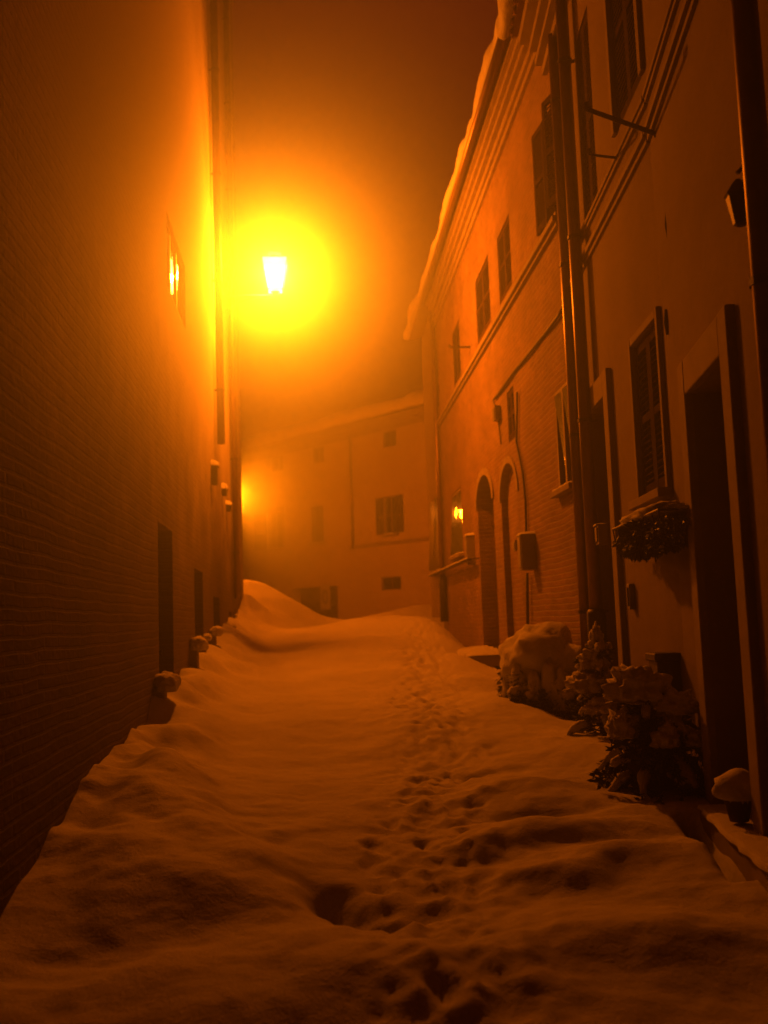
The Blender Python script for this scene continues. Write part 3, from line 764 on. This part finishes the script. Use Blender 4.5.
def drooping_shrub(name, base, h, rad_, n, label, seed, caps=(), pot=None, squash=(1, 1), droop=.5, leafn=55, leaf=.05, snow_n=40, top=True):
    """evergreen with arching twigs: needles along every twig, a ridge of snow lying on the upper ones"""
    rng = random.Random(seed); M0 = Matrix.Translation(base); root = thing(name, M0, label, 'shrub', GRP)
    lm, st = MB(), MB(); twigs = []
    for k in range(n):
        t_ = (k + .5) / n; z0 = h * (.04 + .9 * t_); a = k * 2.39996 + rng.uniform(-.5, .5)
        L = rad_ * (1.05 - .75 * t_ ** 1.3) * rng.uniform(.7, 1.25); lift = rng.uniform(.1, .5)
        pts = []
        for q_ in range(7):
            u = q_ / 6; pts.append(Vector((math.cos(a) * L * u * squash[0], math.sin(a) * L * u * squash[1], z0 + L * (lift * u - droop * u * u * 1.4) + rng.uniform(-.012, .012))))
        st.tube(pts, [.009 - .001 * i_ for i_ in range(7)], 5); twigs.append((pts, a, L, t_))
        for m_ in range(leafn):
            u = rng.uniform(.15, 1.05); i_ = min(5, int(u * 6)); p = pts[i_].lerp(pts[i_ + 1], min(1.2, u * 6 - i_))
            d = Vector((math.cos(a) * rng.uniform(.2, 1) + rng.uniform(-.9, .9), math.sin(a) * rng.uniform(.2, 1) + rng.uniform(-.9, .9), rng.uniform(-.9, .5))).normalized()
            sd = d.cross(Vector((rng.uniform(-1, 1), rng.uniform(-1, 1), rng.uniform(-1, 1)))).normalized(); l_ = leaf * rng.uniform(.5, 1.5)
            lm.face([p, p + d * l_ * .5 + sd * l_ * .2, p + d * l_, p + d * l_ * .5 - sd * l_ * .2])
    lm.build('foliage', M_LEAF, root, M0)
    st.tube([(0, 0, -.05), (0, 0, h * .6), (0, 0, h)], [.025, .018, .006], 7); st.build('stems', M_STEM, root, M0)
    rng.shuffle(twigs)
    for pts, a, L, t_ in twigs[:snow_n]:
        w_ = rng.uniform(.022, .045); mb = MB(); i0 = rng.choice((1, 2)); i1 = rng.choice((5, 6)); seg = pts[i0:i1 + 1]; m_ = len(seg)
        line = []
        for i_ in range(m_ * 2 - 1):
            p = seg[i_ // 2] if i_ % 2 == 0 else (seg[i_ // 2] + seg[i_ // 2 + 1]) / 2
            line.append(p + Vector((rng.uniform(-.014, .014), rng.uniform(-.014, .014), w_ * .8 + rng.uniform(-.008, .014))))
        rr = [w_ * (math.sin(math.pi * (i_ + .7) / (len(line) + .4)) ** .5) * rng.uniform(.7, 1.3) for i_ in range(len(line))]
        mb.tube(line, rr, 9); mb.build('snow_clump', M_SNOW, root, M0, smooth=True)
    for k, (c, r) in enumerate(caps): MB().blob(c, r, seed + k, .55, 4, 2.5, flat=-.3).build('snow_clump', M_SNOW, root, M0, smooth=True)
    if pot:
        pr, ph = pot
        MB().lathe((0, 0, 0), [(pr * .7, -.05), (pr * .78, ph * .5), (pr * .95, ph * .9), (pr, ph * .9), (pr, ph), (pr * .8, ph)], 20).build('pot', M_POT, root, M0, smooth=False)
    return root
bx, by = 1.86, 9.0; bz = gz(bx, by)
drooping_shrub('snowy_shrub', (bx, by, bz - .05), .90, .32, 46, 'upright shrub with a pointed snow peak, middle of the three', 23,
    caps=[((.0, .02, .86), (.055, .06, .14)), ((-.05, -.02, .66), (.13, .12, .13)), ((-.15, -.08, .46), (.16, .14, .13)), ((.10, -.12, .5), (.15, .13, .11)), ((-.05, -.22, .28), (.13, .10, .10))], leafn=60, snow_n=36)
bx, by = 1.78, 6.95; bz = gz(bx, by)
drooping_shrub('snowy_shrub', (bx, by, bz - .03), .74, .45, 84, 'dark leafy shrub in a pot with pillows of snow, nearest the camera', 37,
    caps=[((-.08, .02, .66), (.20, .19, .16)), ((.11, -.10, .56), (.16, .13, .11)), ((-.22, -.08, .42), (.10, .11, .13)), ((.02, -.26, .36), (.08, .07, .10)), ((.22, -.2, .34), (.08, .08, .07))], pot=(.20, .22), leafn=95, leaf=.055, snow_n=22, droop=.55, squash=(.92, 1))
# dark tub standing behind it
bx, by = 2.0, 7.55; p = gpt(668, 676, by)
tb = thing('garden_tub', Matrix.Translation((1.93, 7.42, .42)), 'square black tub on a stand behind the nearest shrub', 'planter')
MB().box(-.12, .12, -.12, .12, .30, .64).box(-.14, .14, -.14, .14, .60, .66).build('tub', M_IRON, tb, Matrix.Translation((p.x - .02, 7.42, p.z - .48)), bevel=.01)
q = MB()
for a in (-.09, .09):
    for b in (-.09, .09): q.tube([(a, b, -.3), (a, b, .30)], .014, 6)
q.build('stand', M_IRON, tb, Matrix.Translation((p.x - .02, 7.42, p.z - .48)))
# snow-capped pot by the front door
p = gpt(738, 800, 5.55)
pt = thing('snowy_pot', Matrix.Translation((p.x, 5.55, p.z - .1)), 'small flower pot under a round cap of snow beside the tall front door', 'flower pot')
M0 = Matrix.Translation((p.x, 5.55, p.z - .06))
MB().lathe((0, 0, 0), [(.05, -.05), (.075, .06), (.085, .06), (.085, .085), (.07, .085)], 18).build('pot', M_POT, pt, M0, smooth=False)
MB().blob((0, 0, .115), (.125, .12, .105), 4, .22, 3, 1.8, flat=-.4).build('snow_cap', M_SNOW, pt, M0, smooth=True)
q = MB(); rng = random.Random(5)
for k in range(5):
    a = rng.uniform(0, 6.28); q.tube([(.08 * math.cos(a), .08 * math.sin(a), .09), (.085 * math.cos(a), .085 * math.sin(a), .09 - rng.uniform(.01, .04))], [.010, .002], 6)
q.build('icicles', M_SNOW, pt, M0)

# flower box under the slatted window
s0, zt = FA.at(668, 512, .22); s1, _ = FA.at(620, 522, .22); zb = FA.z(640, 556, .2); zt = FA.z(645, 520, .2)
fb = thing('flower_box', FA.M @ Matrix.Translation(((s0 + s1) / 2, 0, zb)), 'iron flower basket with dark trailing plants and snow under the slatted window', 'flower box')
q = MB(); mid = (s0 + s1) / 2; hw = abs(s1 - s0) / 2
for zz, k in ((zb + .02, .75), ((zb + zt) / 2, .95), (zt, 1.0)):
    q.tube([(mid - hw * k, .02, zz), (mid - hw * k, .28 * k, zz), (mid + hw * k, .28 * k, zz), (mid + hw * k, .02, zz)], .01, 6)
for k in range(9):
    a = -1 + 2 * k / 8; q.tube([(mid + hw * a, .28, zt), (mid + hw * a * .95, .27, (zb + zt) / 2), (mid + hw * a * .75, .2, zb + .02)], .006, 5)
q.build('basket', M_IRON, fb, FA.M)
q = MB(); rng = random.Random(9)
leaf_cloud(q, (mid, .15, (zb + zt) / 2 + .02), (hw * 1.12, .17, (zt - zb) / 2 * 1.1), 2600, .06, rng, .5)
q.build('plants', M_LEAF, fb, FA.M)
q = MB()
q.blob((mid - .05, .15, zt + .015), (hw * .95, .16, .075), 6, .3, 4, 2.5, flat=-.3)
q.build('snow_cap', M_SNOW, fb, FA.M, smooth=True)

# ================================================================== left side
def sL(px, py, d=0): return FL.s(px, py, d)
leftL = 23.45 + 12
def lop(x0, x1, y, zt, z0, **k):
    a, b = sL(x0, y), sL(x1, y); return dict(s0=min(a, b), s1=max(a, b), z0=z0, z1=zt, **k)
ld = [lop(158.5, 173, 600, FL.z(166, 527), .4, r=.22), lop(194.5, 203, 600, FL.z(198, 570), .8, r=.22),
      lop(213.5, 219.5, 610, FL.z(217, 597), 1.0, r=.2), lop(229, 232, 615, FL.z(230.5, 612), 1.1, r=.2)]
lwin = lop(167, 185, 280, FL.z(176, 240), FL.z(176, 306), r=.10)
sSplit = sL(190, 500)
lw2 = lop(200, 207, 360, FL.z(204, 330), FL.z(204, 372), r=.12)
zTop = 17.5
lh = thing('tall_brick_house', FL.M @ Matrix.Translation((12, 0, 0)), 'tall dark brick house lining the whole left side of the street', 'house')
wall(FL, 0, leftL, -.9, zTop, ld + [lwin], 'wall', M_BRICK_GLOW, lh)
for i, o in enumerate(ld):
    door(lh, FL, o['s0'], o['s1'], o['z0'] - .1, o['z1'], r=.2, handle=(i == 0))
window(lh, FL, lwin['s0'], lwin['s1'], lwin['z0'], lwin['z1'], r=.10, sill=False, panes=3, bars=0,
       lights=[(LAMP, FL.z(180, 269)), (LAMP, FL.z(175, 274)), (LAMP, FL.z(171, 272))])
tiled_eave(FL, -.4, leftL, zTop + .02, .5, lh); roof_snow(FL, -.4, leftL, zTop + .06, .5, lh, seed=12)
cornice(FL, .0, leftL - .02, zTop - .5, lh, [(.08, .14), (.18, .12), (.3, .2)], 'cornice')
# quoins at the far corner
q = MB()
zq = 1.0; k = 0
while zq < zTop - .6:
    w_ = .42 if k % 2 else .28; q.box(-.02, w_, -.25, .022, zq, zq + .28); zq += .30; k += 1
q.build('quoin', M_STONE, lh, FL.M)
pipe('downpipe', FL, sL(217, 200, .1), .10, FL.z(222, 458), zTop - .3, .065, 'long downpipe rising past the lit street lamp on the left wall', foot=None)
pipe('downpipe', FL, sL(232, 300, .1), .09, FL.z(236, 600), zTop - .3, .055, 'downpipe near the far corner of the left house')
# snow-capped flower boxes high on the left wall
for k, (px, py, h_, w_) in enumerate(((219, 466, .30, .18), (228.5, 489, .12, .16), (232.5, 505, .12, .16))):
    s, z = FL.at(px, py, .12)
    lab = ['tallest of the three snow capped wall boxes, nearest the lamp', 'middle one of the three snow capped wall boxes', 'small snow capped wall box closest to the far corner'][k]
    o = MB().box(s - w_ / 2, s + w_ / 2, .003, .09, z - h_, z).build('wall_box', M_IRON, None, FL.M, bevel=.01)
    tag(o, lab, 'box', 'snow capped boxes on the left wall')
    sill_snow(FL, s - w_ / 2 - .03, s + w_ / 2 + .03, z - .004, o, 0, .12, .10, seed=k)
# snow heaps on the left door steps
for k, (px, py, r_, sp) in enumerate(((168, 684, .13, 0), (200, 645, .12, 1), (217.5, 632, .11, 2), (232, 627, .10, 3), (208, 638, .07, 4))):
    s, z = FL.at(px, py, .12); P_ = FL.W(s, .2, 0); g0 = snow_h(P_.x, P_.y)
    rt = MB().box(s - r_ * .8, s + r_ * .8, -.02, .10, g0 - .5, z - r_ * .35).build('door_step', M_STONE, None, FL.M, bevel=.02)
    lab = ['near doorstep with a fat round snow heap on the left side', 'second doorstep on the left with a lump of snow', 'third doorstep on the left, small snow lump',
           'farthest left doorstep near the house corner', 'low stone block with snow between the second and third left doors', 'low snowy stone block in front of the nearest left door'][k]
    tag(rt, lab, 'step', 'snowy steps along the left wall')
    MB().blob((s, .10, z), (r_ * 1.3, r_ * 1.0, r_ * .85), 40 + k, .22, 4, 1.6, flat=-.6).build('snow_heap', M_SNOW, rt, FL.M, smooth=True)
# cables strung from the left wall near the far house
def span(p0, p1, sag, r, label):
    pts = []
    for k in range(17): t = k / 16; v = p0.lerp(p1, t); v.z -= sag * 4 * t * (1 - t); pts.append(v)
    return tag(MB().tube(pts, r, 6).build('street_cable', M_CABLE, None, I4, smooth=True), label, 'cable', 'cables across the street')

# ---- street lamp on the left wall
lampM = FL.M @ Matrix.Translation((sL(220, 300), 0, LAMP.z - .5))
sl = thing('street_lamp', lampM, 'lit street lamp on a wall bracket blazing yellow in the fog', 'street lamp')
def lantern(root, P, arm_to, size=1.0, power=2600, wallF=None):
    """tapered four sided lantern, wide at the top, standing on the end of the arm"""
    hb, ht, hh = .125 * size, .215 * size, .27 * size
    M0 = Matrix.Translation(P); M0 = M0 @ Matrix.Rotation(rad(5), 4, 'Z')
    gl = MB(); c = lambda h, z: [(-h, -h, z), (h, -h, z), (h, h, z), (-h, h, z)]
    b_, t_ = c(hb, -hh), c(ht, hh)
    for k in range(4): gl.face([b_[k], b_[(k + 1) % 4], t_[(k + 1) % 4], t_[k]])
    gl.face(b_)
    g_ = gl.build('glass', M_LAMPGLASS if root is sl else M_LAMPGLASS2, root, M0)
    fr = MB()
    for k in range(4): fr.tube([Vector(b_[k]) * 1.02, Vector(t_[k]) * 1.02], .009 * size, 6)
    for k in range(4): fr.tube([Vector(t_[k]) * 1.02, Vector(t_[(k + 1) % 4]) * 1.02], .010 * size, 6); fr.tube([Vector(b_[k]) * 1.02, Vector(b_[(k + 1) % 4]) * 1.02], .010 * size, 6)
    fr.build('lantern_frame', M_IRON, root, M0)
    cp = MB().lathe((0, 0, hh), [(.10 * size, .015), (.13 * size, .03), (.09 * size, .08), (.04 * size, .12), (.02 * size, .17)], 12)
    cp.build('cap', M_IRON, root, M0, smooth=True)
    MB().blob((0, 0, hh + .13 * size), (.12 * size, .12 * size, .06 * size), 3, .2, 3).build('snow_cap', M_SNOW, root, M0, smooth=True)
    st = MB().lathe((0, 0, -hh), [(.03, -.10), (.05, -.09), (.03, -.04), (hb * .7, -.015)], 12)
    st.build('socket', M_IRON, root, M0, smooth=True)
    a = Vector(P) + Vector((0, 0, -hh - .09)); w0 = Vector(arm_to)
    ar = MB().tube([w0, w0.lerp(a, .5), a], .027, 10); pts = []
    for k in range(9):
        t = k / 8; pts.append(Vector((w0.x + (a.x - w0.x) * t * .75, w0.y + (a.y - w0.y) * t * .75, w0.z - .38 * (1 - t) ** 1.8 - .01)))
    ar.tube(pts, .013, 8); ar.tube([w0 + Vector((0, 0, .14)), w0 - Vector((0, 0, .46))], .03, 8)
    ar.build('arm', M_GREYPAINT, root, I4, smooth=True)
    ld_ = bpy.data.lights.new('lamp_light', 'POINT'); ld_.energy = power; ld_.color = LAMP_COL; ld_.shadow_soft_size = .07
    lo = bpy.data.objects.new('lamp_light', ld_); COL.objects.link(lo); place(lo, Matrix.Translation(P), root)
sw, _ = FL.at(221, 298, 0.02)
wp = FL.W(sw, .02, LAMP.z - .36)
wp2 = LAMP - FL.n * ((LAMP - FL.o).dot(FL.n)) + FL.n * .03; wp2.z = LAMP.z - .36
lantern(sl, LAMP, wp2, 1.0, LAMP_W)
# second lamp round the corner
sl2 = thing('street_lamp', Matrix.Translation(LAMP2), 'second street lamp, hidden behind the left house corner, lighting the far facade', 'street lamp')
# side house that closes the lane behind the corner, carrying the second lamp
lantern(sl2, LAMP2, (LAMP2.x - .9, LAMP2.y + .1, LAMP2.z - .36), 1.0, LAMP2_W)
FS = Frame((LAMP2.x - .93, 60), (0.0, -1))
side = thing('side_house', FS.M, 'house of the side lane behind the left corner that carries the second lamp', 'house')
wall(FS, 30.0, 34.5, -.5, 8, [], 'wall', M_PLASTER_R, side, back=4)
roof_snow(FS, 30.0, 34.5, 8.02, .2, side, back=4, seed=4)

# ================================================================== far house closing the street
far = thing('far_house', FF.M, 'long plastered house across the top of the street with shuttered windows', 'house')
fz = lambda px, py: FF.z(px, py)
def fop(x0, x1, y0, y1, **k):
    a, b = FF.s(x0, (y0 + y1) / 2), FF.s(x1, (y0 + y1) / 2); xm = (x0 + x1) / 2
    return dict(s0=min(a, b), s1=max(a, b), z0=FF.z(xm, y1), z1=FF.z(xm, y0), **k)
fw = [fop(383, 396, 430, 447), fop(311.5, 324, 447, 463), fop(270.5, 283, 455, 471),
      fop(384, 397, 496, 534), fop(311.5, 323.5, 506, 543), fop(267, 283, 512, 549), fop(381.5, 401, 576.5, 590)]
garage = fop(292, 338, 587, 630, r=.5)
eF = FF.z(423, 408); 
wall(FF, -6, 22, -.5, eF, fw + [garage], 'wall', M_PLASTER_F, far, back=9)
for i in (0, 1, 2): window(far, FF, fw[i]['s0'], fw[i]['s1'], fw[i]['z0'], fw[i]['z1'], sill=False, bars=0)
window(far, FF, fw[3]['s0'], fw[3]['s1'], fw[3]['z0'], fw[3]['z1'], shut='open')
window(far, FF, fw[4]['s0'], fw[4]['s1'], fw[4]['z0'], fw[4]['z1'], shut='closed')
window(far, FF, fw[5]['s0'], fw[5]['s1'], fw[5]['z0'], fw[5]['z1'], shut=(None, 150), surround=.16)
window(far, FF, fw[6]['s0'], fw[6]['s1'], fw[6]['z0'], fw[6]['z1'], sill=False, panes=2, bars=0)
door(far, FF, garage['s0'], garage['s1'], .5, garage['z1'], r=.45, leaves=2, handle=False, label='wide dark garage door half buried in snow')
zc = FF.z(423, 541)
cornice(FF, -6, FF.s(350, 548), zc, far, [(.05, .06), (.08, .06)], 'string_course')
cornice(FF, -6, 22, eF - .45, far, [(.08, .12), (.2, .1), (.32, .2)], 'cornice')
tiled_eave(FF, -6, 22, eF + .02, .5, far, back=9, rise=.3); roof_snow(FF, -6, 22, eF + .05, .5, far, back=9, rise=.3, seed=21, th=.35)
pipe('downpipe', FF, FF.s(353, 500), .08, zc, eF - .3, .05, 'faint downpipe halfway along the far house')
# sign board on the garage
s, z = FF.at(327, 597)
sg = thing('wall_sign', FF.M @ Matrix.Translation((s, 0, z)), 'small white upright sign with a dark ring on the garage of the far house', 'sign')
MB().box(s - .28, s + .28, .06, .09, z - .45, z + .45).build('board', M_SIGN, sg, FF.M, bevel=.01)
q = MB(); n = 20
for k in range(n):
    t0, t1 = 2 * math.pi * k / n, 2 * math.pi * (k + 1) / n
    P = lambda t, e: (s + .17 * e * math.cos(t), z + .0 + .27 * e * math.sin(t))
    q.prism([P(t0, .6), P(t0, 1), P(t1, 1), P(t1, .6)], .0905, .095)
q.build('ring', M_IRON, sg, FF.M)
MB().box(s - .03, s + .03, -.43, .06, z - .3, z - .24).box(s - .03, s + .03, -.43, .06, z + .24, z + .3).build('bracket', M_IRON, sg, FF.M)

# ================================================================== fog
def haze_mat():
    mt = bpy.data.materials.new('fog_air'); mt.use_nodes = True; nt = mt.node_tree; nt.nodes.clear()
    o = nt.nodes.new('ShaderNodeOutputMaterial'); v = nt.nodes.new('ShaderNodeVolumePrincipled')
    v.inputs['Color'].default_value = (.95, 1.22, 1.4, 1); v.inputs['Density'].default_value = HAZE_D; v.inputs['Anisotropy'].default_value = HAZE_G
    nt.links.new(v.outputs[0], o.inputs['Volume']); return mt
hz = MB().box(-72, 72, -42, 102, -3, 24).build('haze', haze_mat())
tag(hz, 'freezing fog filling the street', kind='stuff')
